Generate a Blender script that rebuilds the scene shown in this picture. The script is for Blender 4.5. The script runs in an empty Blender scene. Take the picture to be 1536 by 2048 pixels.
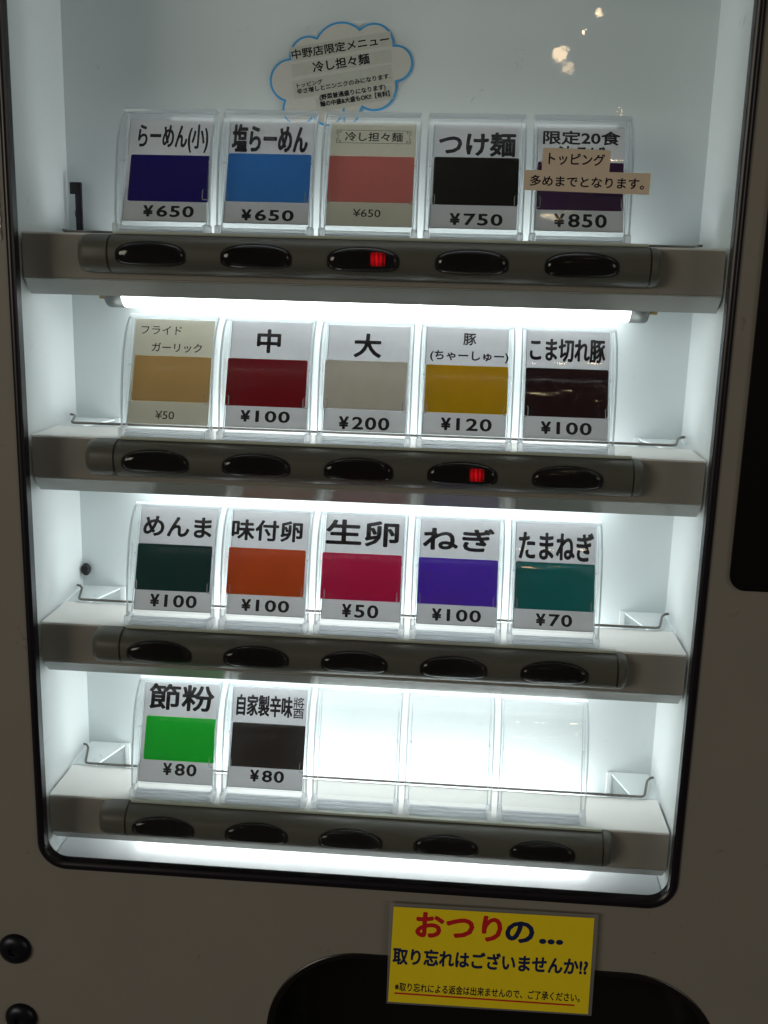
import bpy, bmesh, math, random
from mathutils import Vector, Matrix
random.seed(7)
sc = bpy.context.scene
COL = sc.collection
S = 0.001                     # everything below is written in millimetres

# ------------------------------------------------------------------ camera
cam = bpy.data.cameras.new('camera')
cam.sensor_fit = 'VERTICAL'; cam.sensor_height = 36.0; cam.lens = 36.47
cam.clip_start = 0.01; cam.clip_end = 50
co = bpy.data.objects.new('camera', cam); COL.objects.link(co)
rx, ry, rz = -0.2242, 0.0275, 0.0698
cx, sx, cy, sy, cz, sz = math.cos(rx), math.sin(rx), math.cos(ry), math.sin(ry), math.cos(rz), math.sin(rz)
A = Matrix(((cz, sz, 0), (-sz, cz, 0), (0, 0, 1)))
B = Matrix(((1, 0, 0), (0, cx, sx), (0, -sx, cx)))
D = Matrix(((cy, 0, sy), (0, 1, 0), (-sy, 0, cy)))
M = D @ B @ A                 # rows: right, forward, up
R3 = Matrix((M[0], M[2], -M[1])).transposed()
co.matrix_world = Matrix.Translation(Vector((56.62, -601.78, -19.26)) * S) @ R3.to_4x4()
sc.camera = co

# ------------------------------------------------------------------ world, lamps, exposure
w = bpy.data.worlds.new('World'); sc.world = w; w.use_nodes = True
bg = w.node_tree.nodes['Background']
bg.inputs[0].default_value = (0.62, 0.54, 0.44, 1); bg.inputs[1].default_value = 0.05
sc.view_settings.view_transform = 'Standard'; sc.view_settings.look = 'None'
sc.view_settings.exposure = 0; sc.view_settings.gamma = 1
sc.render.engine = 'CYCLES'
sc.cycles.use_denoising = True
sc.cycles.max_bounces = 14; sc.cycles.diffuse_bounces = 6; sc.cycles.glossy_bounces = 5
sc.cycles.transmission_bounces = 8; sc.cycles.transparent_max_bounces = 40
sc.cycles.caustics_refractive = False; sc.cycles.caustics_reflective = False
sc.cycles.sample_clamp_indirect = 6

def bulb(x, y, z, e, r=22):
    l = bpy.data.lights.new('ceiling_bulb', 'POINT'); l.energy = e; l.color = (1, .70, .42); l.shadow_soft_size = r * S
    o = bpy.data.objects.new('ceiling_bulb', l); o.location = (x * S, y * S, z * S); COL.objects.link(o)
BULBS = [(287, -2465, 576, .22, 19),(304, -2420, 532, .06, 13),(364, -2647, 670, .05, 4),(391, -2539, 696, .07, 8),(475, -2568, 449, .02, 3),(520, -2300, 1950, 1.0, 18),(400, -2300, 1850, .5, 12),(300, -2300, 1760, .4, 10)]
for b in BULBS: bulb(*b)
# broad warm room light behind the viewer at left; the weaker right one is added fill
for lx, ly, lz, le in ((-2.6, -3.2, .45, 41), (3.0, -3.0, .5, 15)):
    l = bpy.data.lights.new('room_and_fill_light', 'AREA'); l.shape = 'RECTANGLE'; l.size = 1.9; l.size_y = 1.2; l.energy = le; l.color = (1, .90, .77)
    o = bpy.data.objects.new('room_and_fill_light', l); o.location = (lx, ly, lz); COL.objects.link(o)
    o.rotation_euler = (Vector((0, 0, -.2)) - o.location).to_track_quat('-Z', 'Y').to_euler()

# ------------------------------------------------------------------ materials
def srgb(r, g, b):
    f = lambda c: ((c / 255) / 12.92) if c <= 10 else (((c / 255) + .055) / 1.055) ** 2.4
    return (f(r), f(g), f(b), 1)

def new_mat(name):
    m = bpy.data.materials.new(name); m.use_nodes = True
    nt = m.node_tree; nt.nodes.clear()
    out = nt.nodes.new('ShaderNodeOutputMaterial')
    return m, nt, out

def noise_col(nt, col, amt, scale, detail=4):
    """colour varied a little by noise in object space"""
    tc = nt.nodes.new('ShaderNodeTexCoord')
    n = nt.nodes.new('ShaderNodeTexNoise'); n.inputs['Scale'].default_value = scale; n.inputs['Detail'].default_value = detail
    nt.links.new(tc.outputs['Object'], n.inputs['Vector'])
    mx = nt.nodes.new('ShaderNodeMix'); mx.data_type = 'RGBA'
    mx.inputs['A'].default_value = tuple(c * (1 - amt) for c in col[:3]) + (1,)
    mx.inputs['B'].default_value = tuple(min(1, c * (1 + amt)) for c in col[:3]) + (1,)
    nt.links.new(n.outputs['Fac'], mx.inputs['Factor'])
    return mx.outputs['Result'], tc

def paint(name, col, rough=.4, spec=.5, amt=.06, scale=40, bump=0, bscale=900, metal=0, coat=0, dirt=0):
    m, nt, out = new_mat(name)
    p = nt.nodes.new('ShaderNodeBsdfPrincipled')
    c, tc = noise_col(nt, col, amt, scale)
    if dirt:                                        # sparse small scuffs and specks
        n1 = nt.nodes.new('ShaderNodeTexNoise'); n1.inputs['Scale'].default_value = 85; n1.inputs['Detail'].default_value = 3; n1.inputs['Distortion'].default_value = 1.5
        nt.links.new(tc.outputs['Object'], n1.inputs['Vector'])
        r1 = nt.nodes.new('ShaderNodeMapRange'); r1.inputs['From Min'].default_value = .70; r1.inputs['From Max'].default_value = .76; r1.inputs['To Max'].default_value = dirt
        nt.links.new(n1.outputs['Fac'], r1.inputs['Value'])
        m1 = nt.nodes.new('ShaderNodeMix'); m1.data_type = 'RGBA'; nt.links.new(c, m1.inputs['A']); m1.inputs['B'].default_value = tuple(q * .3 for q in col[:3]) + (1,)
        nt.links.new(r1.outputs[0], m1.inputs['Factor']); c = m1.outputs['Result']
    nt.links.new(c, p.inputs['Base Color'])
    p.inputs['Roughness'].default_value = rough
    p.inputs['Specular IOR Level'].default_value = spec
    p.inputs['Metallic'].default_value = metal
    p.inputs['Coat Weight'].default_value = coat
    if bump:
        n = nt.nodes.new('ShaderNodeTexNoise'); n.inputs['Scale'].default_value = bscale; n.inputs['Detail'].default_value = 2
        nt.links.new(tc.outputs['Object'], n.inputs['Vector'])
        b = nt.nodes.new('ShaderNodeBump'); b.inputs['Strength'].default_value = bump; b.inputs['Distance'].default_value = .0003
        nt.links.new(n.outputs['Fac'], b.inputs['Height']); nt.links.new(b.outputs['Normal'], p.inputs['Normal'])
    nt.links.new(p.outputs[0], out.inputs[0])
    return m

def sheet(name, col, trans=.5, rough=.5, gloss=.04, amt=.05, scale=300):
    """paper or coloured plastic film: diffuse + translucent + a weak shine"""
    m, nt, out = new_mat(name)
    c, tc = noise_col(nt, col, amt, scale)
    d = nt.nodes.new('ShaderNodeBsdfDiffuse'); t = nt.nodes.new('ShaderNodeBsdfTranslucent'); g = nt.nodes.new('ShaderNodeBsdfGlossy')
    g.inputs['Roughness'].default_value = rough; g.inputs['Color'].default_value = (1, 1, 1, 1)
    nt.links.new(c, d.inputs[0]); nt.links.new(c, t.inputs[0])
    a = nt.nodes.new('ShaderNodeMixShader'); a.inputs[0].default_value = trans
    nt.links.new(d.outputs[0], a.inputs[1]); nt.links.new(t.outputs[0], a.inputs[2])
    b = nt.nodes.new('ShaderNodeMixShader'); b.inputs[0].default_value = gloss
    nt.links.new(a.outputs[0], b.inputs[1]); nt.links.new(g.outputs[0], b.inputs[2])
    nt.links.new(b.outputs[0], out.inputs[0])
    return m

def clear(name, tint=(1, 1, 1, 1), white=.0, ior=1.49, rough=.03, smudge_glint=0, bump=0, gain=1.0):
    """clear acrylic or glass wall: see-through, Fresnel shine, a little milky scatter"""
    m, nt, out = new_mat(name)
    t = nt.nodes.new('ShaderNodeBsdfTransparent'); t.inputs[0].default_value = tint
    g = nt.nodes.new('ShaderNodeBsdfGlossy'); g.inputs['Roughness'].default_value = rough
    fr = nt.nodes.new('ShaderNodeFresnel')          # same reflectance from both sides of the thin wall
    ge = nt.nodes.new('ShaderNodeNewGeometry'); io = nt.nodes.new('ShaderNodeMix'); io.data_type = 'FLOAT'
    io.inputs[2].default_value = ior; io.inputs[3].default_value = 1 / ior
    nt.links.new(ge.outputs['Backfacing'], io.inputs[0]); nt.links.new(io.outputs[0], fr.inputs[0])
    base = t.outputs[0]
    tc = nt.nodes.new('ShaderNodeTexCoord')
    if white:
        df = nt.nodes.new('ShaderNodeBsdfDiffuse'); df.inputs[0].default_value = (.9, .93, .95, 1)
        tr = nt.nodes.new('ShaderNodeBsdfTranslucent'); tr.inputs[0].default_value = (.9, .93, .95, 1)
        h = nt.nodes.new('ShaderNodeMixShader'); h.inputs[0].default_value = .6
        nt.links.new(df.outputs[0], h.inputs[1]); nt.links.new(tr.outputs[0], h.inputs[2])
        k = nt.nodes.new('ShaderNodeMixShader'); k.inputs[0].default_value = white
        if smudge_glint:
            n = nt.nodes.new('ShaderNodeTexNoise'); n.inputs['Scale'].default_value = smudge_glint; n.inputs['Detail'].default_value = 6
            nt.links.new(tc.outputs['Object'], n.inputs['Vector'])
            r = nt.nodes.new('ShaderNodeMapRange'); r.inputs['From Min'].default_value = .42; r.inputs['From Max'].default_value = .8 if white < .5 else .55
            r.inputs['To Max'].default_value = white
            nt.links.new(n.outputs['Fac'], r.inputs['Value']); nt.links.new(r.outputs[0], k.inputs[0])
        nt.links.new(base, k.inputs[1]); nt.links.new(h.outputs[0], k.inputs[2])
        base = k.outputs[0]
    if bump:
        n = nt.nodes.new('ShaderNodeTexNoise'); n.inputs['Scale'].default_value = 260
        nt.links.new(tc.outputs['Object'], n.inputs['Vector'])
        b = nt.nodes.new('ShaderNodeBump'); b.inputs['Strength'].default_value = bump; b.inputs['Distance'].default_value = .0005
        nt.links.new(n.outputs['Fac'], b.inputs['Height']); nt.links.new(b.outputs['Normal'], g.inputs['Normal'])
    x = nt.nodes.new('ShaderNodeMixShader')
    if gain != 1:
        mu = nt.nodes.new('ShaderNodeMath'); mu.operation = 'MULTIPLY'; mu.inputs[1].default_value = gain; mu.use_clamp = True
        nt.links.new(fr.outputs[0], mu.inputs[0]); nt.links.new(mu.outputs[0], x.inputs[0])
    else:
        nt.links.new(fr.outputs[0], x.inputs[0])
    nt.links.new(base, x.inputs[1]); nt.links.new(g.outputs[0], x.inputs[2])
    nt.links.new(x.outputs[0], out.inputs[0])
    return m

def refr(name, mix=.55, rough=.02):
    """thick acrylic: part refraction, part straight see-through so that light still gets in"""
    m, nt, out = new_mat(name)
    g = nt.nodes.new('ShaderNodeBsdfGlass'); g.inputs['IOR'].default_value = 1.49; g.inputs['Roughness'].default_value = rough
    g.inputs[0].default_value = (.97, .99, 1, 1)
    t = nt.nodes.new('ShaderNodeBsdfTransparent')
    x = nt.nodes.new('ShaderNodeMixShader'); x.inputs[0].default_value = mix
    nt.links.new(t.outputs[0], x.inputs[1]); nt.links.new(g.outputs[0], x.inputs[2])
    df = nt.nodes.new('ShaderNodeBsdfTranslucent'); df.inputs[0].default_value = (.95, .97, 1, 1)
    y = nt.nodes.new('ShaderNodeMixShader'); y.inputs[0].default_value = .55
    nt.links.new(x.outputs[0], y.inputs[1]); nt.links.new(df.outputs[0], y.inputs[2])
    nt.links.new(y.outputs[0], out.inputs[0])
    return m

def emit(name, col, strength):
    m, nt, out = new_mat(name)
    e = nt.nodes.new('ShaderNodeEmission'); e.inputs[0].default_value = col; e.inputs[1].default_value = strength
    nt.links.new(e.outputs[0], out.inputs[0])
    return m

M_WHITE = paint('cabinet_white_enamel', (.70, .74, .745, 1), .42, .4, .05, 12, bump=.12, bscale=500, dirt=.25)
M_BACK = paint('back_panel_white_enamel', (.64, .69, .705, 1), .34, .45, .06, 9, bump=.12, bscale=500, dirt=.25)
M_SHELF = paint('shelf_off_white_enamel', (.78, .76, .73, 1), .45, .35, .05, 30, bump=.1, bscale=600, dirt=.2)
M_FLOOR = paint('cabinet_floor_white', (.74, .76, .78, 1), .22, .5, .03, 12)
M_PANEL = paint('beige_housing_enamel', (.212, .200, .172, 1), .5, .3, .07, 18, bump=.35, bscale=1400, dirt=.35)
M_BAR = paint('grey_button_bar_plastic', (.115, .11, .094, 1), .42, .35, .04, 30)
def semi_mirror(name, col, k, rough):
    m, nt, out = new_mat(name)
    c, tc = noise_col(nt, col, .05, 40)
    d = nt.nodes.new('ShaderNodeBsdfDiffuse'); nt.links.new(c, d.inputs[0])
    g = nt.nodes.new('ShaderNodeBsdfGlossy'); g.inputs['Roughness'].default_value = rough; g.inputs[0].default_value = (.85, .88, .88, 1)
    x = nt.nodes.new('ShaderNodeMixShader'); x.inputs[0].default_value = k
    nt.links.new(d.outputs[0], x.inputs[1]); nt.links.new(g.outputs[0], x.inputs[2]); nt.links.new(x.outputs[0], out.inputs[0])
    return m
M_FRONT_SHADE = paint('shelf_front_darkened', (.345, .31, .28, 1), .5, .35, .05, 30, bump=.1, bscale=600)  # shade on the shelf fronts is put into this darker colour
M_CHAMFER = semi_mirror('polished_grey_lip', (.45, .46, .45, 1), .16, .12)
M_TRIM = paint('pale_grey_trim', (.62, .64, .56, 1), .3, .5, .04, 40)
M_GROOVE = paint('dark_groove', (.01, .01, .01, 1), .5, .3)
M_BTN = paint('smoked_black_button_lens', (.0035, .002, .0025, 1), .07, .5, .2, 60)
M_GASKET = paint('black_rubber_gasket', (.006, .005, .009, 1), .32, .35, .2, 60)
M_BLACK = paint('black_gloss_plastic', (.005, .0045, .0045, 1), .3, .4, .2, 30)
M_BPANEL = paint('black_control_panel', (.004, .004, .004, 1), .35, .15, .2, 30)
M_STEEL = paint('dark_steel', (.012, .014, .02, 1), .35, .5, .1, 80, metal=.6)
M_WIRE = paint('zinc_wire', (.20, .18, .165, 1), .32, .5, .1, 60, metal=.85)
M_CAPM = paint('lamp_cap_aluminium', (.16, .17, .165, 1), .4, .5, .08, 60, metal=.8)
M_PIN = paint('brass_pin', (.35, .27, .12, 1), .3, .5, .08, 60, metal=.9)
M_INK = paint('black_ink', (.014, .010, .018, 1), .6, .2, .1, 100)
M_INKB = paint('navy_ink', (.008, .016, .07, 1), .6, .2, .1, 100)
M_INKR = paint('red_ink', (.50, .012, .016, 1), .6, .2, .1, 100)
M_PAPER = sheet('white_card_paper', (.86, .85, .87, 1), .5, .5, .015)
M_PAPERY = sheet('yellowed_card_paper', (.80, .77, .69, 1), .5, .5, .015)
M_STRIP = sheet('beige_label_tape', (.78, .68, .54, 1), .25, .4, .03)
M_YELLOW = paint('yellow_print', (.84, .66, .012, 1), .35, .45, .05, 200)
M_BUBBLE = sheet('cream_paper', (.72, .70, .655, 1), .3, .5, .02)
M_BSTRIP = sheet('clear_tape_on_paper', (.63, .635, .575, 1), .3, .3, .05)
M_BLUE = sheet('blue_outline_print', (.05, .40, .80, 1), .2, .5, .02)
M_BWHITE = sheet('white_paper_rim', (.78, .80, .80, 1), .3, .5, .02)
M_TUBES = [emit('lit_fluorescent_glass', (.95, .98, 1.0, 1), e_) for e_ in (6.4, 7.0, 7.6, 9.5, 2.6)]
M_RED = emit('red_led_digit', (1, .006, .012, 1), 1.3)
def led():
    m, nt, out = new_mat('red_led_digits')
    tc = nt.nodes.new('ShaderNodeTexCoord'); mp = nt.nodes.new('ShaderNodeMapping'); nt.links.new(tc.outputs['Generated'], mp.inputs['Vector'])
    g = nt.nodes.new('ShaderNodeVectorMath'); g.operation = 'DISTANCE'; g.inputs[1].default_value = (.45, .5, .5); nt.links.new(mp.outputs[0], g.inputs[0])
    r = nt.nodes.new('ShaderNodeMapRange'); r.inputs['From Min'].default_value = .05; r.inputs['From Max'].default_value = .75; r.inputs['To Min'].default_value = 1.6; r.inputs['To Max'].default_value = .12
    nt.links.new(g.outputs['Value'], r.inputs['Value'])
    wv = nt.nodes.new('ShaderNodeTexWave'); wv.inputs['Scale'].default_value = 1.1; wv.inputs['Distortion'].default_value = 3.5; nt.links.new(tc.outputs['Generated'], wv.inputs['Vector'])
    r2 = nt.nodes.new('ShaderNodeMapRange'); r2.inputs['To Min'].default_value = .35; nt.links.new(wv.outputs['Fac'], r2.inputs['Value'])
    mu = nt.nodes.new('ShaderNodeMath'); mu.operation = 'MULTIPLY'; nt.links.new(r.outputs[0], mu.inputs[0]); nt.links.new(r2.outputs[0], mu.inputs[1])
    e = nt.nodes.new('ShaderNodeEmission'); e.inputs[0].default_value = (1, .006, .014, 1); nt.links.new(mu.outputs[0], e.inputs[1]); nt.links.new(e.outputs[0], out.inputs[0])
    return m
M_LED = led()
M_REDDIM = emit('dim_red_led_digit', (1, .004, .01, 1), .28)
M_GLASS = clear('window_glass', (.93, .95, .94, 1), .006, 1.45, .015, smudge_glint=14, bump=.02)
M_CLEAR = clear('clear_acrylic', (.985, .99, .99, 1), .006, 1.49, .04, bump=.02)
M_EDGE = clear('whitened_acrylic_edge', (.93, .95, .96, 1), .5, 1.49, .12)  # white mixed in stands for light gathered along the acrylic rims
M_FOOT = refr('thick_clear_acrylic', .25)
M_LAMINATE = clear('laminate_film', (.8, .78, .72, 1), .25, 1.5, .1)
M_FILM = clear('crumpled_protective_film', (.8, .8, .74, 1), .9, 1.5, .12, smudge_glint=110, bump=.9, gain=2)  # noisy white patches stand for reflections on the creases

# ------------------------------------------------------------------ mesh helpers
def link(me, name, mat, parent=None, smooth=False, loc=(0, 0, 0)):
    o = bpy.data.objects.new(name, me); COL.objects.link(o)
    if mat is not None and not me.materials: me.materials.append(mat)
    if smooth:
        me.polygons.foreach_set('use_smooth', [True] * len(me.polygons)); me.set_sharp_from_angle(angle=.85)
    if parent: o.parent = parent
    o.location = tuple(c * S for c in loc)
    return o

def mk(name, verts, faces, mat, parent=None, smooth=False, loc=(0, 0, 0)):
    me = bpy.data.meshes.new(name)
    me.from_pydata([tuple(c * S for c in v) for v in verts], [], faces); me.validate()
    bm = bmesh.new(); bm.from_mesh(me); bmesh.ops.recalc_face_normals(bm, faces=bm.faces); bm.to_mesh(me); bm.free()
    return link(me, name, mat, parent, smooth, loc)

def bm_obj(name, bm, mat, parent=None, smooth=False, loc=(0, 0, 0)):
    me = bpy.data.meshes.new(name)
    bmesh.ops.recalc_face_normals(bm, faces=bm.faces)
    bm.to_mesh(me); bm.free()
    for v in me.vertices: v.co *= S
    return link(me, name, mat, parent, smooth, loc)

def add_box(bm, x0, x1, y0, y1, z0, z1, bev=0, seg=2, T=None):
    r = bmesh.ops.create_cube(bm, size=1)
    vs = r['verts']
    for v in vs:
        v.co = Vector(((x0 + x1) / 2 + v.co.x * (x1 - x0), (y0 + y1) / 2 + v.co.y * (y1 - y0), (z0 + z1) / 2 + v.co.z * (z1 - z0)))
    if bev:
        es = list({e for v in vs for e in v.link_edges})
        r2 = bmesh.ops.bevel(bm, geom=es, offset=bev, segments=seg, affect='EDGES', profile=.6)
        vs = list({v for f in r2['faces'] for v in f.verts} | {v for v in vs if v.is_valid})
    if T:
        for v in vs: v.co = Vector(T(*v.co))
    return vs

def box(name, x0, x1, y0, y1, z0, z1, mat, parent=None, bev=0, loc=(0, 0, 0), smooth=False):
    bm = bmesh.new(); add_box(bm, x0, x1, y0, y1, z0, z1, bev)
    return bm_obj(name, bm, mat, parent, smooth, loc)

def extrude_x(name, prof, x0, x1, mat, parent=None, smooth=False, loc=(0, 0, 0)):
    """closed (y, z) profile swept along x"""
    n = len(prof)
    vs = [(x0, y, z) for y, z in prof] + [(x1, y, z) for y, z in prof]
    fs = [(i, (i + 1) % n, n + (i + 1) % n, n + i) for i in range(n)] + [tuple(range(n)), tuple(range(n, 2 * n))]
    return mk(name, vs, fs, mat, parent, smooth, loc)

def rrect(x0, x1, z0, z1, r, seg=8):
    pts = []
    for (ccx, ccz, a0) in ((x1 - r, z1 - r, 0), (x0 + r, z1 - r, 90), (x0 + r, z0 + r, 180), (x1 - r, z0 + r, 270)):
        for i in range(seg + 1):
            a = math.radians(a0 + 90 * i / seg)
            pts.append((ccx + r * math.cos(a), ccz + r * math.sin(a)))
    return pts

def plate(name, outer, holes, y0, y1, mat, parent=None, loc=(0, 0, 0)):
    """flat plate in the xz plane (y0 front, y1 back) with holes"""
    bm = bmesh.new()
    for y in (y0, y1):
        es = []
        for L in [outer] + holes:
            vs = [bm.verts.new((x, y, z)) for x, z in L]
            es += [bm.edges.new((vs[i], vs[(i + 1) % len(vs)])) for i in range(len(vs))]
        bmesh.ops.triangle_fill(bm, use_beauty=True, edges=es)
    bm.verts.ensure_lookup_table()
    tot = sum(len(L) for L in [outer] + holes); b = 0
    for L in [outer] + holes:
        n = len(L)
        for i in range(n):
            j = (i + 1) % n
            bm.faces.new((bm.verts[b + i], bm.verts[b + j], bm.verts[tot + b + j], bm.verts[tot + b + i]))
        b += n
    return bm_obj(name, bm, mat, parent, False, loc)

def tube_path(name, pts, r, mat, parent=None, n=10, loc=(0, 0, 0)):
    """round wire through points"""
    P = [Vector(p) for p in pts]; vs = []; fs = []
    for i, p in enumerate(P):
        d = ((P[i + 1] - p) if i < len(P) - 1 else Vector((0, 0, 0))) + ((p - P[i - 1]) if i else Vector((0, 0, 0)))
        d.normalize()
        u = d.cross(Vector((0, 0, 1)) if abs(d.z) < .9 else Vector((1, 0, 0))).normalized(); v = d.cross(u)
        for k in range(n):
            a = 2 * math.pi * k / n
            vs.append(tuple(p + u * r * math.cos(a) + v * r * math.sin(a)))
    for i in range(len(P) - 1):
        for k in range(n):
            fs.append((i * n + k, i * n + (k + 1) % n, (i + 1) * n + (k + 1) % n, (i + 1) * n + k))
    fs += [tuple(range(n)), tuple(range((len(P) - 1) * n, len(P) * n))]
    return mk(name, vs, fs, mat, parent, True, loc)

def lathe_x(name, prof, mat, parent=None, n=32, loc=(0, 0, 0)):
    """(x, r) profile turned about the x axis"""
    vs = []; fs = []
    for x, r in prof:
        for k in range(n):
            a = 2 * math.pi * k / n; vs.append((x, r * math.cos(a), r * math.sin(a)))
    for i in range(len(prof) - 1):
        for k in range(n): fs.append((i * n + k, i * n + (k + 1) % n, (i + 1) * n + (k + 1) % n, (i + 1) * n + k))
    fs += [tuple(range(n)), tuple(range((len(prof) - 1) * n, len(prof) * n))]
    o = mk(name, vs, fs, mat, parent, False, loc)
    me = o.data
    for p in me.polygons: p.use_smooth = len(p.vertices) == 4
    return o

def thing(name, label, cat, loc=(0, 0, 0), group=None):
    o = bpy.data.objects.new(name, None); COL.objects.link(o); o.empty_display_size = .01
    o.location = tuple(c * S for c in loc)
    o['label'] = label; o['category'] = cat
    if group: o['group'] = group
    return o

# ------------------------------------------------------------------ lettering
_tc = {}
def glyphs(s):
    if s in _tc: return _tc[s]
    cu = bpy.data.curves.new('t', 'FONT'); cu.body = s; cu.resolution_u = 3; cu.space_character = 1.12 if s.isdigit() else 1.0
    ob = bpy.data.objects.new('t', cu); COL.objects.link(ob)
    bpy.context.view_layer.update()
    me = bpy.data.meshes.new_from_object(ob.evaluated_get(bpy.context.evaluated_depsgraph_get()))
    V = [(v.co.x, v.co.y) for v in me.vertices]; F = [tuple(p.vertices) for p in me.polygons]
    bpy.data.objects.remove(ob); bpy.data.curves.remove(cu); bpy.data.meshes.remove(me)
    x0 = min(v[0] for v in V); x1 = max(v[0] for v in V); y0 = min(v[1] for v in V); y1 = max(v[1] for v in V)
    V = [((x - x0) / (x1 - x0), (y - y0) / (y1 - y0)) for x, y in V]
    _tc[s] = (V, F, (x1 - x0) / (y1 - y0))
    return _tc[s]

def letter_geo(s, x0, y0, x1, y1, bold, bv=None):
    """the letters of s filling a box, thickened by laying shifted copies on each other"""
    V, F, _ = glyphs(s)
    bv = bold if bv is None else bv
    offs = [(0, 0)] if bold <= 0 else [(bold * math.cos(a * math.pi / 4), bv * math.sin(a * math.pi / 4)) for a in range(8)] + [(0, 0)]
    W = x1 - x0 - 2 * bold; H = y1 - y0 - 2 * bv
    vs = []; fs = []
    for k, (ox, oy) in enumerate(offs):
        b = len(vs)
        vs += [(x0 + bold + W * x + ox, y0 + bv + H * y + oy, k * .006) for x, y in V]
        fs += [tuple(i + b for i in f) for f in F]
    return vs, fs

def lettering(name, items, mat, T, parent=None, loc=(0, 0, 0)):
    """items: (string, x0, y0, x1, y1, bold); T maps (x, y, height) to 3-D"""
    vs = []; fs = []
    for it in items:
        v, f = letter_geo(*it); b = len(vs)
        vs += [T(*p) for p in v]; fs += [tuple(i + b for i in q) for q in f]
    me = bpy.data.meshes.new(name); me.from_pydata([tuple(c * S for c in v) for v in vs], [], fs)
    return link(me, name, mat, parent, False, loc)

# ================================================================== THE MACHINE
PY0, PY1 = -22.0, -19.0          # front panel, front and back
SP = 118.5                       # shelf spacing
XL, XR = -201.5, 201.5
machine = thing('ticket_machine', 'beige ticket vending machine with a large lit glass window and black panel', 'ticket machine', (0, 0, -600))
def mz(z): return z + 600        # machine parts are written in world z, parent stands at z = -600

def mpts(L): return [(x, mz(z)) for x, z in L]
win = rrect(-198, 201.3, -393.5, 168, 17, 10)
tray_hole = rrect(-50.5, 236.5, -640, -441.5, 60, 16)
plate('front_panel', mpts([(-330, -700 + 40), (330, -660), (330, 260), (-330, 260)]), [mpts(win), mpts(tray_hole)], PY0, PY1, M_PANEL, machine)
# raised rubber gasket round the window
def ring(name, outer, inner, y0, y1, mat, parent, lip=0):
    n = len(outer); vs = []; fs = []
    mid = [((a[0] + b[0]) / 2, (a[1] + b[1]) / 2) for a, b in zip(outer, inner)]
    loops = [(outer, y1), (outer, y0 + .8), ([(a[0] * .8 + b[0] * .2, a[1] * .8 + b[1] * .2) for a, b in zip(outer, inner)], y0), (mid, y0 - lip),
             ([(a[0] * .2 + b[0] * .8, a[1] * .2 + b[1] * .8) for a, b in zip(outer, inner)], y0), (inner, y0 + .8), (inner, y1)]
    for L, y in loops: vs += [(x, y, z) for x, z in L]
    m = len(loops)
    for i in range(m):
        j = (i + 1) % m
        for k in range(n): fs.append((i * n + k, i * n + (k + 1) % n, j * n + (k + 1) % n, j * n + k))
    return mk(name, vs, fs, mat, parent, True)
ring('window_gasket', mpts(rrect(-198.6, 201.9, -394, 168.6, 18, 10)), mpts(rrect(-194, 197.2, -388.6, 163.5, 12.5, 10)), -24.2, -17.2, M_GASKET, machine, .5)
plate('window_glass', mpts(rrect(-197, 200, -391.5, 166, 15, 10)), [], -18.8, -17.0, M_GLASS, machine)
# the cabinet inside
box('side_wall', XL - 1.5, XL, -16.5, 82, mz(-406), mz(252), M_WHITE, machine)
box('side_wall', XR, XR + 1.5, -16.5, 82, mz(-406), mz(252), M_WHITE, machine)
box('back_wall', XL - 1.4, XR + 1.4, 80.2, 82, mz(-405.8), mz(251.8), M_BACK, machine)
box('cabinet_floor', XL + .6, XR - .6, -16, 80, mz(-406), mz(-404), M_FLOOR, machine, .4)
box('cabinet_ceiling', XL + .1, XR - .1, -16.5, 80, mz(250), mz(252), M_WHITE, machine)
# black plug and cable in the left back corner
bm = bmesh.new(); bmesh.ops.create_uvsphere(bm, u_segments=20, v_segments=12, radius=4.2)
for v in bm.verts: v.co = Vector((v.co.x * .8 - 197.8, v.co.y * .8 + 77, v.co.z * 1.05 + mz(-224.5)))
bm_obj('rubber_plug', bm, M_GASKET, machine, True)
cab = thing('black_cable', 'thin black cable with a hooked top in the back left corner above the top shelf', 'cable', (-192, 74, 4))
bm = bmesh.new(); add_box(bm, -2.2, 2, -1.5, 1.5, -6, 24.5, .7); bm_obj('cable_run', bm, M_GASKET, cab, True)
bm = bmesh.new(); add_box(bm, -5.5, 2.0, -1.6, 1.6, 22, 29.5, .7); bm_obj('cable_hook', bm, M_GASKET, cab, True)
bm = bmesh.new(); bmesh.ops.create_uvsphere(bm, u_segments=12, v_segments=8, radius=3)
for v in bm.verts: v.co = Vector((v.co.x * .75 - .8, v.co.y * .6, v.co.z * 1.3 + 10))
bm_obj('cable_knot', bm, M_GASKET, cab, True)
# black control panel at the right, only its left edge is in view
plate('control_panel', mpts(rrect(213.5, 325, -188.3, 220, 9, 8)), [], -24.0, PY0 - .02, M_BPANEL, machine)
pts = [(234.5 + 8 * math.cos(math.radians(a)), -24.8, mz(-92 + 8 * math.sin(math.radians(a)))) for a in range(130, 260, 10)]
tube_path('control_panel_light', pts, 1.0, M_REDDIM, machine, 8)
# left edge: crumpled film over the neighbouring face, reflections painted as white patches
bm = bmesh.new(); n = 60; prev = None
for i in range(n + 1):
    z = mz(-6 + 128 * i / n); xr = -201.6 - .35 * math.sin(i * .9) * random.random()
    row = [bm.verts.new((x, -22.6 - random.random() * 1.1, z)) for x in (xr, xr - 3.5, xr - 7, xr - 14, xr - 24)]
    if prev:
        for a in range(4): bm.faces.new((prev[a], prev[a + 1], row[a + 1], row[a]))
    prev = row
bm_obj('protective_film', bm, M_FILM, machine, False)
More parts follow.
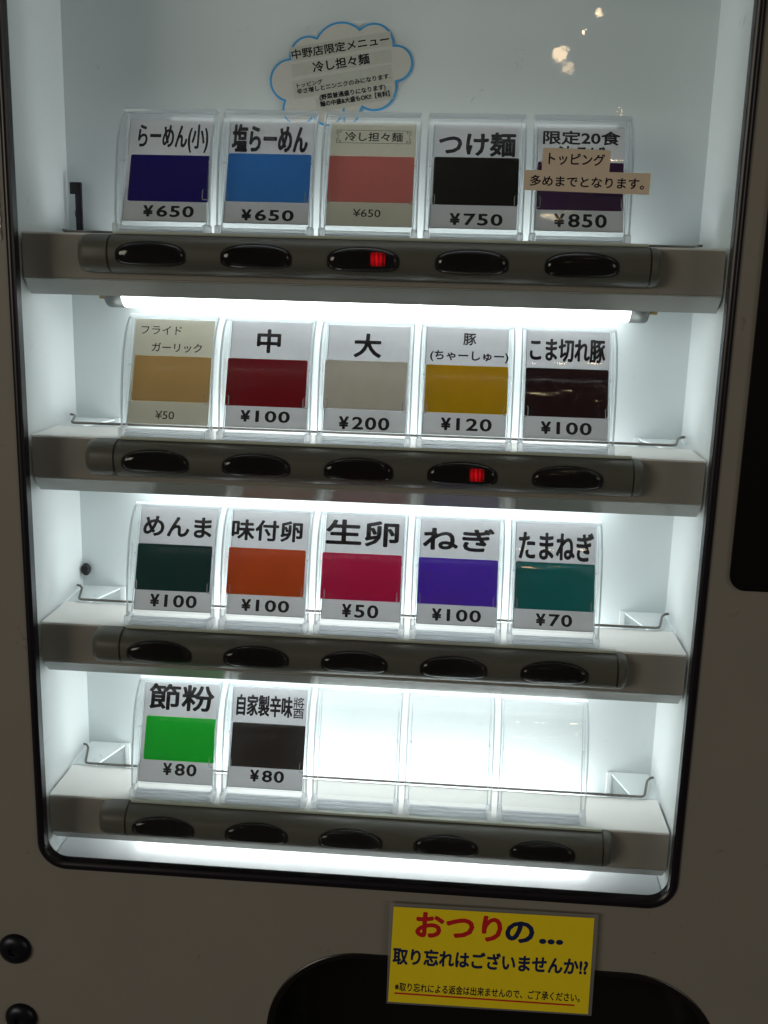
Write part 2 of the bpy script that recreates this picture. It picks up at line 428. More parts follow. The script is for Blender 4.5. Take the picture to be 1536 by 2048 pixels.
# coin return: black bowl let into the panel
tr_o = rrect(-51.5, 237.5, -641, -440.5, 61, 16); tr_i = rrect(-47, 233, -636, -445, 56.5, 16)
def scl(L, k, dz=0, c=(91, -540)): return [((x - c[0]) * k + c[0], (z - c[1]) * k + c[1] + dz) for x, z in L]
loops = [(tr_o, PY1 + 1), (tr_o, PY0 - .5), (scl(tr_o, .995), PY0 - .9), (tr_i, PY0 + .6), (scl(tr_i, .995), PY0 + 3), (scl(tr_i, .985), 2), (scl(tr_i, .93), 22), (scl(tr_i, .80), 38), (scl(tr_i, .45), 46), (scl(tr_i, .05), 48)]
vs = []; fs = []; n = len(tr_o)
for L, y in loops: vs += [(x, y, mz(z)) for x, z in L]
for i in range(len(loops) - 1):
    for k in range(n): fs.append((i * n + k, i * n + (k + 1) % n, (i + 1) * n + (k + 1) % n, (i + 1) * n + k))
fs.append(tuple(range((len(loops) - 1) * n, len(loops) * n)))
mk('coin_tray', vs, fs, M_BLACK, machine, True)
# two domed bolts at the lower left
def bolt(x, z, rot):
    vs = []; fs = []; n = 36
    prof = [(0, 10.6), (-1.2, 10.8), (-3.0, 9.6), (-4.4, 6.8), (-4.9, 4.0), (-4.7, 3.4), (-3.0, 3.2), (-2.8, 0.01)]
    for k0, (y, r) in enumerate(prof):
        for k in range(n):
            a = 2 * math.pi * k / n
            rr = r
            if k0 >= 4 and k0 < 7:
                h = (a + rot) % (math.pi / 3) - math.pi / 6; rr = r * math.cos(math.pi / 6) / math.cos(h)
            vs.append((rr * math.cos(a), y, rr * math.sin(a)))
    for i in range(len(prof) - 1):
        for k in range(n): fs.append((i * n + k, i * n + (k + 1) % n, (i + 1) * n + (k + 1) % n, (i + 1) * n + k))
    mk('bolt', vs, fs, M_STEEL, machine, True, (x, PY0, mz(z)))
bolt(-217.8, -455.2, .2); bolt(-216.4, -507.2, .7)

# ================================================================== SHELVES WITH BUTTON BARS
ORD = ['top', 'second', 'third', 'bottom']
def bar_y(z, d=14.0):
    t = min(1, abs((z + 11.3) / 11.1)); return -d * (1 - t ** 2.6) ** (1 / 2.2)
bar_prof = []
for i in range(23):
    z = -.25 - 22.1 * i / 22; bar_prof.append((bar_y(z), z))
def bar_mesh(name, stations, mat, parent):
    """stations: (x, scale) ; profile scaled towards its middle"""
    vs = []; fs = []; P = bar_prof + [(.6, -22.4), (.6, -.2)]
    n = len(P)
    for x, s, sy_ in stations: vs += [(x, min(.6, y * sy_ if y < 0 else y), (z + 11.3) * s - 11.3) for y, z in P]
    for i in range(len(stations) - 1):
        for k in range(n): fs.append((i * n + k, i * n + (k + 1) % n, (i + 1) * n + (k + 1) % n, (i + 1) * n + k))
    fs += [tuple(range(n)), tuple(range((len(stations) - 1) * n, len(stations) * n))]
    o = mk(name, vs, fs, mat, parent, True)
    for p in o.data.polygons: p.use_smooth = len(p.vertices) == 4
    return o

def button_outline(a=19.5, top=6.6, bot=-6.4, n=40):
    pts = []
    for k in range(n):
        t = 2 * math.pi * k / n; c, s = math.cos(t), math.sin(t)
        if s >= 0: x = a * abs(c) ** .95 * (1 if c >= 0 else -1); z = -0.6 + (top + .6) * s ** .85
        else:
            x = a * abs(c) ** .5 * (1 if c >= 0 else -1); z = -.6 + (bot + .6) * abs(s) ** .5
            x = max(-a, min(a, x))
        pts.append((x, z))
    return pts
BO = button_outline()

def build_shelf(r):
    lab = ['topmost white shelf with grey button bar, its middle button lit red',
           'second shelf from the top with grey button bar, its fourth button lit red',
           'third shelf from the top with grey button bar, all five buttons unlit',
           'lowest white shelf with grey button bar under the empty clear holders'][r]
    t = thing('display_shelf', lab, 'shelf', (0, 0, -SP * r), 'shelves with button bars')
    c = 1.0
    prof = [(0, -c), (c * .3, -c * .3), (c, 0), (42.5, 0), (43.3, -.8), (43.3, -34), (42, -35), (10.5, -35), (9.6, -34.7), (.4, -25.6), (0, -24.6)]
    extrude_x('shelf_tray', prof, -199.5, 199.5, M_SHELF, t)
    extrude_x('front_shade_plate', [(.2, -.9), (-.3, -1.5), (-.3, -25.2), (.2, -25.6)], -199.3, 199.3, M_FRONT_SHADE, t)  # added plate, its darker colour stands for the dim light on the shelf front
    extrude_x('shelf_lip', [(.35, -25.9), (9.5, -35.05), (9.2, -35.35), (0, -26.2)], -199.4, 199.4, M_CHAMFER, t)
    # tabs to the back wall, light slot between them, hanging flange
    for sgn in (-1, 1):
        vs = []; L = [(200, 43.4), (186, 43.4), (184 + 0, 44.5), (174.6, 76), (174.6, 80), (200, 80)]
        for z in (0, -1.1): vs += [(sgn * x, y, z) for x, y in L]
        n = len(L); fs = [tuple(range(n)), tuple(range(n, 2 * n))] + [(i, (i + 1) % n, n + (i + 1) % n, n + i) for i in range(n)]
        mk('wall_bracket', vs, fs, M_WHITE, t)
        bm = bmesh.new(); add_box(bm, min(sgn * 174.5, sgn * 171), max(sgn * 174.5, sgn * 171), 78.2, 79.6, -24, .6, .3)
        bm_obj('bracket_flange', bm, M_WHITE, t)
    tube_path('wire_rail', [(-200.8, 68, 3.6), (-198.5, 67, 3.5), (-196, 63, 3.2), (-191.5, 45.5, 2.2), (-190.4, 43.4, 2.0), (-188.5, 42.5, 1.9), (188.5, 42.5, 1.9), (190.4, 43.4, 2.0), (191.5, 45.5, 2.2), (196, 63, 3.2), (198.5, 67, 3.5), (200.8, 68, 3.6)], .85, M_WIRE, t)
    # button bar
    bar = bar_mesh('button_bar', [(-144.3, 1, 1), (156.8, 1, 1)], M_BAR, t)
    bar_mesh('bar_groove', [(-145.2, .98, .975), (-144.31, .98, .975)], M_GROOVE, bar)
    bar_mesh('bar_groove', [(156.81, .965, .96), (157.7, .965, .96)], M_GROOVE, bar)
    bar_mesh('end_cap', [(-145.5, 1, 1), (-158, .99, .985), (-161, .95, .93), (-162.6, .87, .82), (-163.3, .75, .6)], M_BAR, bar)
    bar_mesh('end_cap', [(157.8, 1, 1), (160.2, .98, .97), (162.2, .93, .88), (163.3, .84, .7)], M_BAR, bar)
    bm = bmesh.new(); add_box(bm, -144, 157, -3.4, -.05, -.15, 1.5, .5); bm_obj('bar_trim', bm, M_TRIM, bar)
    # buttons
    ks = [1.0, .985, .955, .90, .8, .62, .4, .2]; hs = [-.3, .35, .95, 1.45, 1.75, 1.9, 1.95, 1.97]
    for i in range(5):
        bx = -120 + 60 * i; bz = -10.9; vs = []; fs = []; n = len(BO)
        for k, h in zip(ks, hs):
            for x, z in BO:
                zz = z * k + bz; vs.append((bx + x * k, bar_y(zz) - h, zz))
        for a in range(len(ks) - 1):
            for k in range(n): fs.append((a * n + k, a * n + (k + 1) % n, (a + 1) * n + (k + 1) % n, (a + 1) * n + k))
        fs.append(tuple(range((len(ks) - 1) * n, len(ks) * n)))
        b = mk('push_button', vs, fs, M_BTN, t, True)
        lit = (r, i) in ((0, 2), (1, 3))
        # thin raised rim
        vs = []; fs = []
        for k, h in ((1.045, -.2), (1.035, .55), (1.005, .6), (.995, .2)):
            for x, z in BO:
                zz = z * k * (1.03 if k > 1.01 else 1) + bz; vs.append((bx + x * k, bar_y(zz) - h, zz))
        for a in range(3):
            for k in range(n): fs.append((a * n + k, a * n + (k + 1) % n, (a + 1) * n + (k + 1) % n, (a + 1) * n + k))
        mk('button_rim', vs, fs, M_GROOVE, b, True)
        if lit:
            b['label'] = 'black button with a glowing red indicator'
            x0 = bx + (4.2 if r == 0 else 4.2)
            bm = bmesh.new(); y = bar_y(bz) - 2.1
            add_box(bm, x0, x0 + 8.2, y, y + .5, bz - 3.5, bz + 3.7, .5, 2)
            bm_obj('indicator_light', bm, M_LED, b)
    return t
for r in range(4): build_shelf(r)

# ================================================================== FLUORESCENT TUBES
def lamp(r, em=None):
    lab = ['lit fluorescent tube showing under the top shelf', 'lit fluorescent tube tucked behind the second shelf',
           'lit fluorescent tube tucked behind the third shelf', 'lit fluorescent tube tucked behind the lowest shelf'][r]
    t = thing('fluorescent_tube', lab, 'lamp', (0, 60, -SP * r - 31), 'fluorescent tubes behind the shelves')
    lathe_x('lamp_tube', [(-158.6, 11.2), (-158.0, 12.4), (-156.5, 12.75), (156.5, 12.75), (158.0, 12.4), (158.6, 11.2)], M_TUBES[r if em is None else em], t, 40)
    for s in (-1, 1):
        lathe_x('lamp_cap', [(s * 158.4, 12.9), (s * 168.0, 12.9), (s * 169.4, 12.2), (s * 169.8, 10.5)], M_CAPM, t, 32)
        for z in (-6.4, 6.4):
            lathe_x('lamp_pin', [(s * 169.6, 1.3), (s * 175.2, 1.3), (s * 175.8, .9)], M_PIN, t, 10, (0, 0, z))
    return t
for r in range(4): lamp(r)
added_fill_tube = lamp(0, 4); added_fill_tube.location = (0, .055, .222)  # unseen tube added to lift the light on the top row
added_fill_tube['label'] = 'unseen lit tube added at the cabinet ceiling to brighten the top row'

# ================================================================== HOLDERS AND CARDS
TILT = 0.3542; ct, st = math.cos(TILT), math.sin(TILT)
Y0, Z0 = 15.3, 20.05
def cp(x, v, off): return (x, v * st - off * ct, v * ct + off * st)        # card plane, relative to (cx, Y0, shelf + Z0)

def fp(y, z): return (y - Y0, z - Z0)
# side view of the bowed front cover (y back, z up, relative to the card plane origin)
def smooth_path(P, n=3):
    out = []
    for i in range(len(P) - 1):
        p0, p1, p2, p3 = P[max(i - 1, 0)], P[i], P[i + 1], P[min(i + 2, len(P) - 1)]
        for k in range(n):
            t = k / n
            out.append(tuple(.5 * (2 * b + (c_ - a) * t + (2 * a - 5 * b + 4 * c_ - d) * t * t + (3 * b - a - 3 * c_ + d) * t ** 3) for a, b, c_, d in zip(p0, p1, p2, p3)))
    return out + [P[-1]]
front = smooth_path([fp(*p) for p in [(7.6, 5.2), (7.9, 10), (8.7, 20), (9.9, 30), (11.8, 40), (14.6, 50), (18.2, 58), (22.2, 64), (26.4, 68), (30.4, 70.7), (33.6, 71.6)]])
back = [fp(9.6, 5.2)] + [(v * st + .4, v * ct) for v in (-13, 0, 15, 30, 45, 54.2)]
HX = 27.6
def offset_curve(P, d):
    out = []
    for i, p in enumerate(P):
        a = P[max(0, i - 1)]; b = P[min(len(P) - 1, i + 1)]
        tx, tz = b[0] - a[0], b[1] - a[1]; l = math.hypot(tx, tz)
        out.append((p[0] + tz / l * d, p[1] - tx / l * d))
    return out
def strip_solid(P, Q, x0, x1):
    """solid between curve P and curve Q from x0 to x1"""
    n = len(P); vs = [(x0, *p) for p in P] + [(x0, *p) for p in Q] + [(x1, *p) for p in P] + [(x1, *p) for p in Q]; fs = []
    for i in range(n - 1):
        fs += [(i, i + 1, 2 * n + i + 1, 2 * n + i), (n + i, n + i + 1, 3 * n + i + 1, 3 * n + i), (i, i + 1, n + i + 1, n + i), (2 * n + i, 2 * n + i + 1, 3 * n + i + 1, 3 * n + i)]
    fs += [(0, n, 3 * n, 2 * n), (n - 1, 2 * n - 1, 4 * n - 1, 3 * n - 1)]
    return vs, fs
holder_parts = {}
def holder_proto():
    t = thing('card_holder', 'x', 'card holder', (0, Y0, Z0), 'clear acrylic card holders')
    inn = offset_curve(front, 1.3)
    vs, fs = strip_solid(front, inn, -HX, HX)
    o = mk('front_cover', vs, fs, M_CLEAR, t, True); o.data.set_sharp_from_angle(angle=.6)
    # polished edges of the cover along both sides and across the top
    for s in (-1, 1):
        # side wall between front curve and the card plane
        fr = inn; n = len(fr)
        bk = []
        for k in range(n):
            q = k / (n - 1); v = -15 + (54.5 + 15) * q; bk.append((v * st + .2, v * ct))
        x0, x1 = (HX - 1.5) * s, HX * s
        vs, fs = strip_solid(fr, bk, min(x0, x1), max(x0, x1))
        mk('side_wall', vs, fs, M_CLEAR, t, False)
        a = offset_curve(front, -.35); b = offset_curve(front, 1.0)
        vs, fs = strip_solid(a, b, min((HX - .5) * s, (HX + .45) * s), max((HX - .5) * s, (HX + .45) * s))
        mk('cover_edge', vs, fs, M_EDGE, t, False)
        e = [cp(0, v, o_)[1:] for v, o_ in ((-14.5, -.6), (20, -.6), (54.6, -.6))]; g = [cp(0, v, o_)[1:] for v, o_ in ((-14.5, .5), (20, .5), (54.6, .5))]
        vs, fs = strip_solid(e, g, min((HX - 1.9) * s, (HX - 2.6) * s), max((HX - 1.9) * s, (HX - 2.6) * s))
        mk('cover_edge', vs, fs, M_EDGE, t, False)
    bm = bmesh.new(); add_box(bm, -HX, HX, 14.6, 18.4, 49.7, 52.5, .6, 2); bm_obj('top_edge', bm, M_EDGE, t, True)
    # back plate behind the card
    e = [(-14.5, -1.9), (54.6, -1.9)]; g = [(-14.5, -.75), (54.6, -.75)]
    vs, fs = strip_solid([cp(0, a, b)[1:] for a, b in e], [cp(0, a, b)[1:] for a, b in g], -HX + 1.6, HX - 1.6)
    mk('back_plate', vs, fs, M_CLEAR, t, False)
    # foot: stepped thick acrylic ledges with rounded lugs at both ends
    bz = -Z0
    for (ya, yb, za, zb, nm) in ((2.2, 5.6, .15, 3.0, 'foot'), (4.2, 8.2, 3.2, 4.9, 'foot'), (6.8, 12.0, .15, 3.0, 'foot')):
        bm = bmesh.new(); add_box(bm, -HX + 3.2, HX - 3.2, ya - Y0, yb - Y0, za + bz, zb + bz, .7, 2); bm_obj(nm, bm, M_FOOT, t, False)
    for s in (-1, 1):
        bm = bmesh.new(); add_box(bm, min(s * (HX - 3), s * (HX + .6)), max(s * (HX - 3), s * (HX + .6)), 1.9 - Y0, 12.5 - Y0, .1 + bz, 6.4 + bz, 1.6, 3)
        bm_obj('foot_lug', bm, M_FOOT, t, True)
        # small clear latches at the lower corners of the panel and the stops beside it
        tube_path('latch', [(s * (HX - 2.2), *cp(0, -1.0, 4)[1:]), (s * (HX - 4.6), *cp(0, -1.0, 4)[1:]), (s * (HX - 5.0), *cp(0, .2, 4)[1:]), (s * (HX - 5.0), *cp(0, 4.6, 4)[1:]), (s * (HX - 4.4), *cp(0, 5.4, 4)[1:])], .28, M_EDGE, t, 6)
        bm = bmesh.new(); add_box(bm, min(s * (HX - 1.6), s * (HX - 3)), max(s * (HX - 1.6), s * (HX - 3)), -.5, .5, -.5, .5, .2, 1)
        for v in bm.verts: v.co += Vector(cp(0, 22.5, 3))
        bm_obj('cover_stop', bm, M_EDGE, t, False)
    return t
def copy_tree(o, parent=None):
    c = o.copy(); COL.objects.link(c); c.parent = parent
    for ch in list(o.children): copy_tree(ch, c)
    return c

PX0, PP = -118.9, 59.65
DESC = {}
CARDS = {
(0, 0): ('navy', (18, 5, 105), (-22.5, -1.1, 25.3, 27.2), [('らーめん(小)', -19.5, 29.1, 22.5, 46.8, .32), ('¥650', -12.9, -10.5, 17.2, -3.5, .34)]),
(0, 1): ('sky blue', (56, 122, 172), (-24.5, 0.0, 24.1, 29.1), [('塩らーめん', -23.0, 29.9, 21.7, 47.3, .5), ('¥650', -14.6, -11.4, 16.1, -4.6, .34)]),
(0, 2): ('salmon pink', (222, 148, 146), (-25.0, 1.2, 24.2, 28.8), [('冷し担々麺', -16.6, 38.2, 17.0, 43.9, .1), ('¥650', -9.5, -7.6, 6.4, -2.9, .03)]),
(0, 3): ('black', (12, 8, 8), (-23.9, 0.9, 24.6, 29.4), [('つけ麺', -21.7, 29.9, 22.4, 44.8, .5), ('¥750', -13.7, -11.2, 16.5, -4.0, .36)]),
(0, 4): ('dark purple', (62, 28, 75), (-24.4, -0.7, 23.9, 27.7), [('限定20食', -21.9, 38.4, 21.9, 47.0, .28), ('油そば', -13.2, 29.5, 13.5, 37.7, .3), ('¥850', -14.3, -10.9, 15.4, -2.8, .36)]),
(1, 0): ('tan', (178, 158, 116), (-23.5, 0.9, 23.9, 29.2), [('フライド', -21.2, 42.7, 4.1, 48.2, .05), ('ガーリック', -13.8, 31.8, 17.4, 37.6, .08), ('¥50', -8.3, -10.0, 3.4, -4.9, .03)]),
(1, 1): ('crimson', (124, 0, 24), (-25.5, 0.0, 23.2, 29.3), [('中', -8.7, 33.2, 6.1, 48.2, .5), ('¥100', -15.7, -9.7, 14.5, -2.5, .34)]),
(1, 2): ('pale grey', (176, 172, 166), (-25.7, 0.5, 23.8, 30.2), [('大', -9.0, 32.3, 7.9, 47.5, .5), ('¥200', -15.5, -12.0, 15.0, -4.1, .36)]),
(1, 3): ('yellow', (232, 200, 14), (-24.4, 0.3, 24.8, 29.4), [('豚', -2.8, 42.1, 5.0, 49.6, .2), ('(ちゃーしゅー)', -22.3, 31.6, 24.6, 38.5, .2), ('¥120', -14.1, -10.3, 16.2, -2.6, .34)]),
(1, 4): ('dark maroon', (38, 10, 15), (-24.5, 0.2, 24.2, 29.5), [('こま切れ豚', -22.5, 33.6, 22.2, 47.9, .42), ('¥100', -14.6, -10.3, 15.3, -2.7, .34)]),
(2, 0): ('dark green', (0, 62, 58), (-24.8, -0.5, 23.2, 28.9), [('めんま', -22.4, 33.8, 21.9, 47.1, .45), ('¥100', -14.4, -10.8, 15.7, -2.8, .36)]),
(2, 1): ('orange', (240, 126, 34), (-25.7, -0.5, 23.3, 29.0), [('味付卵', -24.9, 33.7, 20.5, 47.2, .42), ('¥100', -15.5, -10.7, 14.9, -3.2, .36)]),
(2, 2): ('magenta red', (205, 28, 112), (-25.6, -0.7, 24.4, 28.5), [('生卵', -24.3, 33.3, 21.9, 49.8, .55), ('¥50', -11.6, -11.5, 11.4, -3.2, .36)]),
(2, 3): ('violet', (98, 54, 172), (-24.7, -0.7, 24.7, 28.2), [('ねぎ', -22.6, 32.9, 22.0, 47.8, .55), ('¥100', -15.0, -10.8, 15.5, -3.2, .36)]),
(2, 4): ('teal', (4, 116, 118), (-24.0, -0.9, 24.7, 28.4), [('たまねぎ', -22.6, 29.8, 23.8, 48.0, .5), ('¥70', -10.6, -10.8, 11.8, -3.2, .36)]),
(3, 0): ('bright green', (6, 184, 66), (-22.2, 1.2, 25.0, 29.6), [('節粉', -21.9, 33.8, 22.2, 51.0, .5), ('¥80', -8.8, -8.2, 13.8, -0.3, .36)]),
(3, 1): ('charcoal', (62, 56, 56), (-23.9, 0.2, 24.3, 28.6), [('自家製辛味', -22.3, 33.0, 15.1, 47.0, .36), ('醬', 15.4, 32.9, 22.7, 46.7, .04), ('¥80', -10.4, -8.9, 12.2, -1.3, .36)]),
}
ROWN = ['top row', 'second row', 'third row', 'bottom row']
ORDC = ['first', 'second', 'third', 'fourth', 'fifth']
proto = holder_proto(); used = False
for r in range(4):
    for c in range(5):
        h = copy_tree(proto) if used else proto
        used = True
        h.location = ((PX0 + PP * c) * S, Y0 * S, (-SP * r + Z0) * S)
        if (r, c) in CARDS:
            h['label'] = 'clear acrylic holder around the %s menu card, %s' % (CARDS[(r, c)][0], ROWN[r])
        else:
            h['label'] = ['empty clear acrylic holder right beside the charcoal card', 'middle one of the three empty clear acrylic holders',
                          'rightmost of the three empty clear acrylic holders'][c - 2]

def card(r, c):
    nm, col, pan, txt = CARDS[(r, c)]
    price = txt[-1][0]
    t = thing('menu_card', '%s and white menu card priced %s, %s from left in %s' % (nm, price, ORDC[c], ROWN[r]), 'menu card',
              (-118.7 + 59.6 * c, Y0, -SP * r + Z0), 'coloured menu cards in the holders')
    yel = (r, c) in ((0, 2), (1, 0))
    top = {0: 49.6, 1: 52.6, 2: 53.8, 3: 52.0}[r] + random.uniform(-.4, .4)
    bm = bmesh.new(); x0 = -24.8 + random.uniform(-.4, .4)
    add_box(bm, x0, x0 + 49.6, 0, .25, -13.2, top, 0)
    for v in bm.verts: v.co = Vector(cp(v.co.x, v.co.z, v.co.y))
    bm_obj('paper', bm, M_PAPERY if yel else M_PAPER, t)
    # thin printed cut lines at the paper's edge
    if not yel:
        bm = bmesh.new()
        add_box(bm, x0 + .25, x0 + .45, .27, .30, -12.9, pan[1] - .2, 0)
        add_box(bm, x0 + .25, x0 + .45, .27, .30, pan[3] + .2, top - .3, 0)
        add_box(bm, x0 + .5, x0 + 49.2, .27, .30, -12.95, -12.8, 0)
        for v in bm.verts: v.co = Vector(cp(v.co.x, v.co.z, v.co.y))
        bm_obj('cut_line', bm, M_INK, t)
    L = rrect(pan[0], pan[2], pan[1], pan[3], 1.1, 4); n = len(L)
    vs = [cp(x, z, .3) for x, z in L] + [cp(x, z, .9) for x, z in L]
    fs = [tuple(range(n)), tuple(range(n, 2 * n))] + [(i, (i + 1) % n, n + (i + 1) % n, n + i) for i in range(n)]
    mk('colour_panel', vs, fs, sheet('panel_' + nm.replace(' ', '_'), tuple(c_ * min((2.3, 2.5, 2.2, 2.2)[r], .95 / max(srgb(*col)[:3])) for c_ in srgb(*col)[:3]) + (1,), .42, .35, .01, .06, 160), t)
    tr = []
    for i, it in enumerate(txt): tr.append(it)
    off = 1.0 if r == 0 and c in (1, 3) else .35
    lettering('title_lettering', tr[:-1], M_INK, lambda x, y, h: cp(x, y, off + h), t)
    s_, a_, b_, c_, d_, e_ = tr[-1]
    pr = [tr[-1]]
    if not yel: pr = [('¥', a_, b_, a_ + 6.1, d_, .5, .3), (s_[1:], a_ + (9.2 if s_[1] == '1' else 8.0), b_, c_, d_, .38, .26)]
    lettering('price_lettering', pr, M_INK, lambda x, y, h: cp(x, y, .35 + h), t)
    if (r, c) == (0, 2):      # little ornamental frame round the title
        bm = bmesh.new(); X0, Y_0, X1, Y1 = -21.6, 37.0, 21.8, 45.0
        def ln(a, b, c_, d): add_box(bm, a, c_, .36, .40, b, d, 0)
        ln(X0 + 3, Y_0, X1 - 3, Y_0 + .22); ln(X0 + 3, Y1 - .22, X1 - 3, Y1)
        ln(X0 + .9, Y_0 + 2.6, X0 + 1.1, Y1 - 2.6); ln(X1 - 1.1, Y_0 + 2.6, X1 - .9, Y1 - 2.6)
        for sx_ in (0, 1):
            for sy_ in (0, 1):
                def q(a, b, c_, d):
                    xs = sorted(((X1 - a) if sx_ else (X0 + a), (X1 - c_) if sx_ else (X0 + c_))); ys = sorted(((Y1 - b) if sy_ else (Y_0 + b), (Y1 - d) if sy_ else (Y_0 + d)))
                    ln(xs[0], ys[0], xs[1], ys[1])
                q(0, 0, .22, 2.7); q(0, 0, 3.1, .2); q(0, 2.5, 1.2, 2.7); q(.8, .8, 1.0, 2.0); q(.8, .8, 2.6, 1.0); q(2.4, .2, 2.6, 1.9); q(1.6, 1.6, 2.6, 1.8)
        for v in bm.verts: v.co = Vector(cp(v.co.x, v.co.z, v.co.y))
        bm_obj('title_frame', bm, M_INK, t)
    return t
for k in CARDS: card(*k)

# ================================================================== SPEECH-BUBBLE NOTICE ON THE BACK WALL
Q = {}
def bpx(u, v):
    """drawing coordinates of the notice (0..1536 by 0..1041) to millimetres on its face"""
    return (-69.5 + (u - 48) * .06224, 131.6 - (v - 66) * .06235 + (u - 750) * .00175)
def arc3(a, m, b, n=10):
    (ax, ay), (mx, my), (bx, by) = a, m, b
    d = 2 * (ax * (my - by) + mx * (by - ay) + bx * (ay - my))
    ux = ((ax * ax + ay * ay) * (my - by) + (mx * mx + my * my) * (by - ay) + (bx * bx + by * by) * (ay - my)) / d
    uy = ((ax * ax + ay * ay) * (bx - mx) + (mx * mx + my * my) * (ax - bx) + (bx * bx + by * by) * (mx - ax)) / d
    r = math.hypot(ax - ux, ay - uy); t0 = math.atan2(ay - uy, ax - ux); tm = math.atan2(my - uy, mx - ux); t1 = math.atan2(by - uy, bx - ux)
    def un(t, ref, s):
        while s * (t - ref) < 0: t += s * 2 * math.pi
        return t
    tp = un(t1, t0, 1); tmp = un(tm, t0, 1)
    s = 1 if tmp <= tp else -1
    te = un(t1, t0, s)
    return [(ux + r * math.cos(t0 + (te - t0) * i / n), uy + r * math.sin(t0 + (te - t0) * i / n)) for i in range(n)]
CL = [((245, 402), (335, 222), (515, 212)), ((515, 212), (745, 72), (942, 140)), ((942, 140), (1180, 115), (1285, 293)), ((1285, 293), (1470, 420), (1320, 637)),
      ((1320, 637), (1250, 850), (985, 872)), ((800, 880), (660, 1040), (490, 950)), ((490, 950), (270, 1020), (195, 800)), ((195, 800), (52, 640), (245, 402))]
raw = []
for i, (a, m, b) in enumerate(CL):
    raw += arc3(a, m, b, 12)
    if i == 4: raw += [(985, 872), (940, 980), (850, 1075), (775, 1090), (795, 990)]
path = [bpx(*p) for p in raw]
def inset(P, d):
    n = len(P); out = []
    area = sum(P[i][0] * P[(i + 1) % n][1] - P[(i + 1) % n][0] * P[i][1] for i in range(n)); s = 1 if area > 0 else -1
    for i in range(n):
        a, b, c_ = Vector(P[i - 1]), Vector(P[i]), Vector(P[(i + 1) % n])
        d1 = (b - a).normalized(); d2 = (c_ - b).normalized()
        n1 = Vector((-d1.y, d1.x)) * s; n2 = Vector((-d2.y, d2.x)) * s
        q = (n1 + n2); k = q.length
        q = q / k if k > 1e-6 else n1
        out.append(tuple(b + q * d / max(.55, q.dot(n1))))
    return out
bub = thing('notice', 'cream speech-bubble paper notice with wavy blue outline behind the top row of cards', 'notice', (-25, 78.6, 60))
def loc2(P): return [(x + 25, z - 60) for x, z in P]
plate('white_rim', loc2(inset(path, -1.15)), [], .5, .9, M_BWHITE, bub)
plate('blue_outline', loc2(path), [], .2, .48, M_BLUE, bub)
plate('paper', loc2(inset(path, 1.25)), [], -.05, .18, M_BUBBLE, bub)
def oriented(u0, v0, u1, v1, h):
    a = Vector(bpx(u0, v0)); b = Vector(bpx(u1, v1)); e = (b - a); L = e.length; e.normalize(); f = Vector((-e.y, e.x)); H = h * .0623
    def T(x, y, hh):
        p = a + e * (x * L) + f * (y * H); return (p.x + 25, hh - .12 if hh < 0 else -.12 - hh, p.y - 60)
    return T, L, H
def bubble_tape(u0, v0, u1, v1, h, k):
    T, L, H = oriented(u0, v0, u1, v1, h)
    vs = [T(0, 0, 0), T(1, 0, 0), T(1, 1, 0), T(0, 1, 0)]
    vs = [(x, -.06 - k * .02, z) for x, y, z in vs] + [(x, -.055 - k * .02 + .01, z) for x, y, z in vs]
    mk('tape_strip', vs, [(0, 1, 2, 3), (4, 5, 6, 7), (0, 1, 5, 4), (1, 2, 6, 5), (2, 3, 7, 6), (3, 0, 4, 7)], M_BSTRIP, bub)
bubble_tape(268, 432, 1262, 298, 130, 0); bubble_tape(280, 575, 1272, 450, 118, 1)
bubble_tape(302, 785, 1290, 640, 172, 0); bubble_tape(530, 915, 1290, 790, 130, 1)
TX = [('中野店限定メニュー', 275, 415, 1240, 283, 92, .12), ('冷し担々麺', 488, 540, 1050, 463, 100, .16), ('トッピング', 325, 680, 582, 643, 46, .07),
      ('辛さ増しとニンニクのみになります.', 328, 740, 1256, 603, 52, .1), ('(野菜普通盛りになります)', 556, 806, 1215, 712, 62, .14), ('麺の中盛&大盛もOK!!【有料】', 562, 862, 1256, 768, 56, .14)]
for s, u0, v0, u1, v1, h, bd in TX:
    T, L, H = oriented(u0, v0, u1, v1, h)
    lettering('notice_lettering', [(s, 0, 0, L, H, bd)], M_INK, (lambda T, L, H: (lambda x, y, hh: T(x / L, y / H, hh)))(T, L, H), bub)

# ================================================================== TAPE LABELS STUCK ON THE GLASS
def tape2(label, corners, s, tb, y, bx_, by_):
    dx, dz = corners[3]
    t = thing('label_strip', label, 'label', (dx, y, dz), 'beige tape labels on the glass')
    P = [(x - dx, z - dz) for x, z in corners]
    vs = [(x, 0, z) for x, z in P] + [(x, .25, z) for x, z in P]
    mk('tape', vs, [(0, 1, 2, 3), (4, 5, 6, 7), (0, 1, 5, 4), (1, 2, 6, 5), (2, 3, 7, 6), (3, 0, 4, 7)], M_STRIP, t)
    TL, TR, BR, BL = [Vector(p) for p in P]
    def T(x, yy, h):
        a = BL.lerp(BR, x); b = TL.lerp(TR, x); p = a.lerp(b, yy); return (p.x, -.05 - h, p.y)
    V, F = letter_geo(s, tb[0], tb[1], tb[2], tb[3], bx_, by_)
    me = bpy.data.meshes.new('label_lettering'); me.from_pydata([tuple(c * S for c in T(*v)) for v in V], [], F)
    link(me, 'label_lettering', M_INK, t)
GY = -19.15
tape2('upper short beige tape label on the glass over the dark purple card', [(95.0, 49.0), (130.6, 48.0), (130.4, 36.9), (94.9, 37.1)], 'トッピング', (.09, .28, .92, .82), GY, .004, .012)
tape2('lower long beige tape label on the glass crossing the dark purple card', [(85.7, 37.5), (152.3, 37.0), (152.0, 26.0), (85.6, 27.2)], '多めまでとなります。', (.05, .22, .955, .76), GY - .35, .0022, .012)

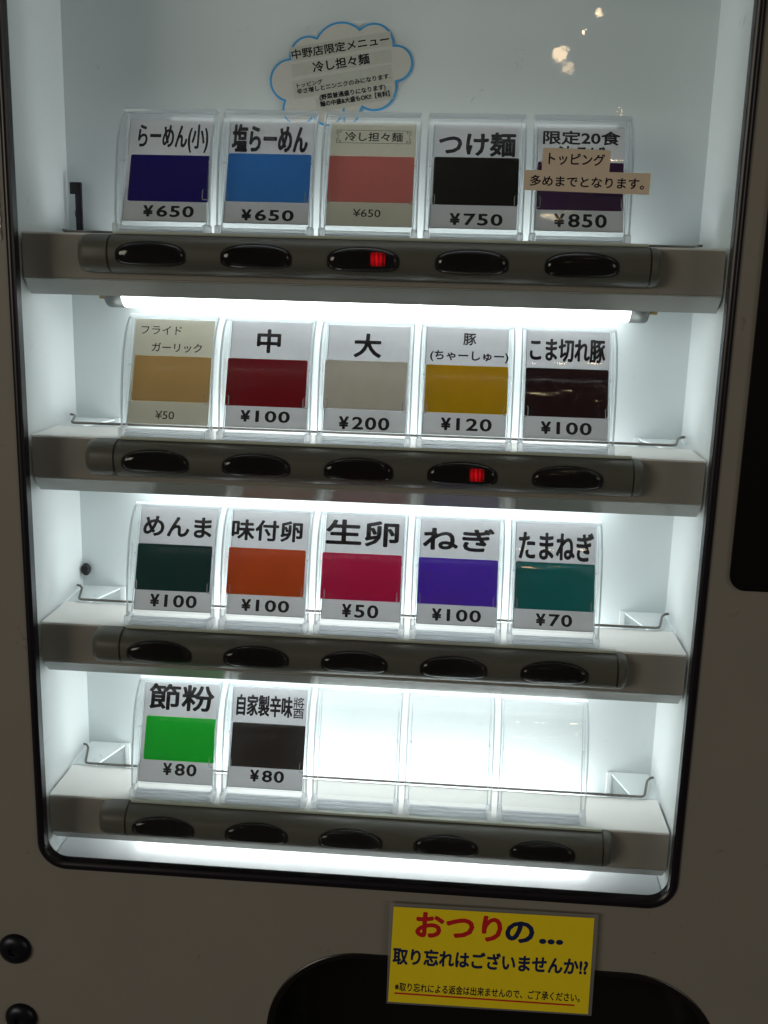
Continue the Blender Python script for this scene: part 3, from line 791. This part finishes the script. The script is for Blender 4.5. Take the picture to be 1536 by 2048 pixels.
# ================================================================== YELLOW LAMINATED NOTICE
stk = thing('laminated_notice', 'yellow laminated notice with red and navy Japanese lettering over the coin tray', 'notice', (90, PY0 - 3.2, -400))
K = [(26.6, -400.6), (155.4, -399.2), (155.8, -469.4), (26.6, -471.4)]
K2 = [(29.2, -403.0), (153.0, -401.4), (153.6, -468.2), (27.6, -470.0)]
def st_y(z): return -1.6 * max(0, (-z - 400)) / 70 - .6
def quad_solid(name, P, y, th, mat, parent, rr=1.5, n=4):
    vs = [(x - 90, st_y(z) + y, z + 400) for x, z in P] + [(x - 90, st_y(z) + y + th, z + 400) for x, z in P]
    return mk(name, vs, [(0, 1, 2, 3), (4, 5, 6, 7), (0, 1, 5, 4), (1, 2, 6, 5), (2, 3, 7, 6), (3, 0, 4, 7)], mat, parent)
quad_solid('laminate', K, 0, .4, M_LAMINATE, stk)
quad_solid('yellow_paper', K2, -.12, .1, M_YELLOW, stk)
TL, TR, BR, BL = [Vector(p) for p in K2]
def TS(x, yy, h):
    a = BL.lerp(BR, x); b = TL.lerp(TR, x); p = a.lerp(b, yy); return (p.x - 90, st_y(p.y) - .16 - h, p.y + 400)
def sl(items, mat):
    vs = []; fs = []
    for s, x0, y0, x1, y1, bx_, by_ in items:
        v, f = letter_geo(s, x0, y0, x1, y1, bx_, by_); b = len(vs); vs += [TS(*p) for p in v]; fs += [tuple(i + b for i in q) for q in f]
    me = bpy.data.meshes.new('notice_lettering'); me.from_pydata([tuple(c * S for c in v) for v in vs], [], fs); link(me, 'notice_lettering', mat, stk)
sl([('おつり', .115, .695, .55, .965, .0055, .011)], M_INKR)
sl([('の', .565, .70, .71, .925, .0055, .011), ('...', .735, .705, .855, .76, .007, .009), ('取り忘れはございませんか!?', .01, .40, .985, .585, .0030, .007)], M_INKB)
sl([('※取り忘れによる返金は出来ませんので、ご了承ください。', .03, .12, .955, .215, .0008, .002)], M_INK)
vs = [TS(.03, .088, 0), TS(.93, .075, 0), TS(.93, .092, 0), TS(.03, .105, 0)]; vs += [(x, y + .03, z) for x, y, z in vs]
mk('red_underline', vs, [(0, 1, 2, 3), (4, 5, 6, 7), (0, 1, 5, 4), (1, 2, 6, 5), (2, 3, 7, 6), (3, 0, 4, 7)], M_INKR, stk)
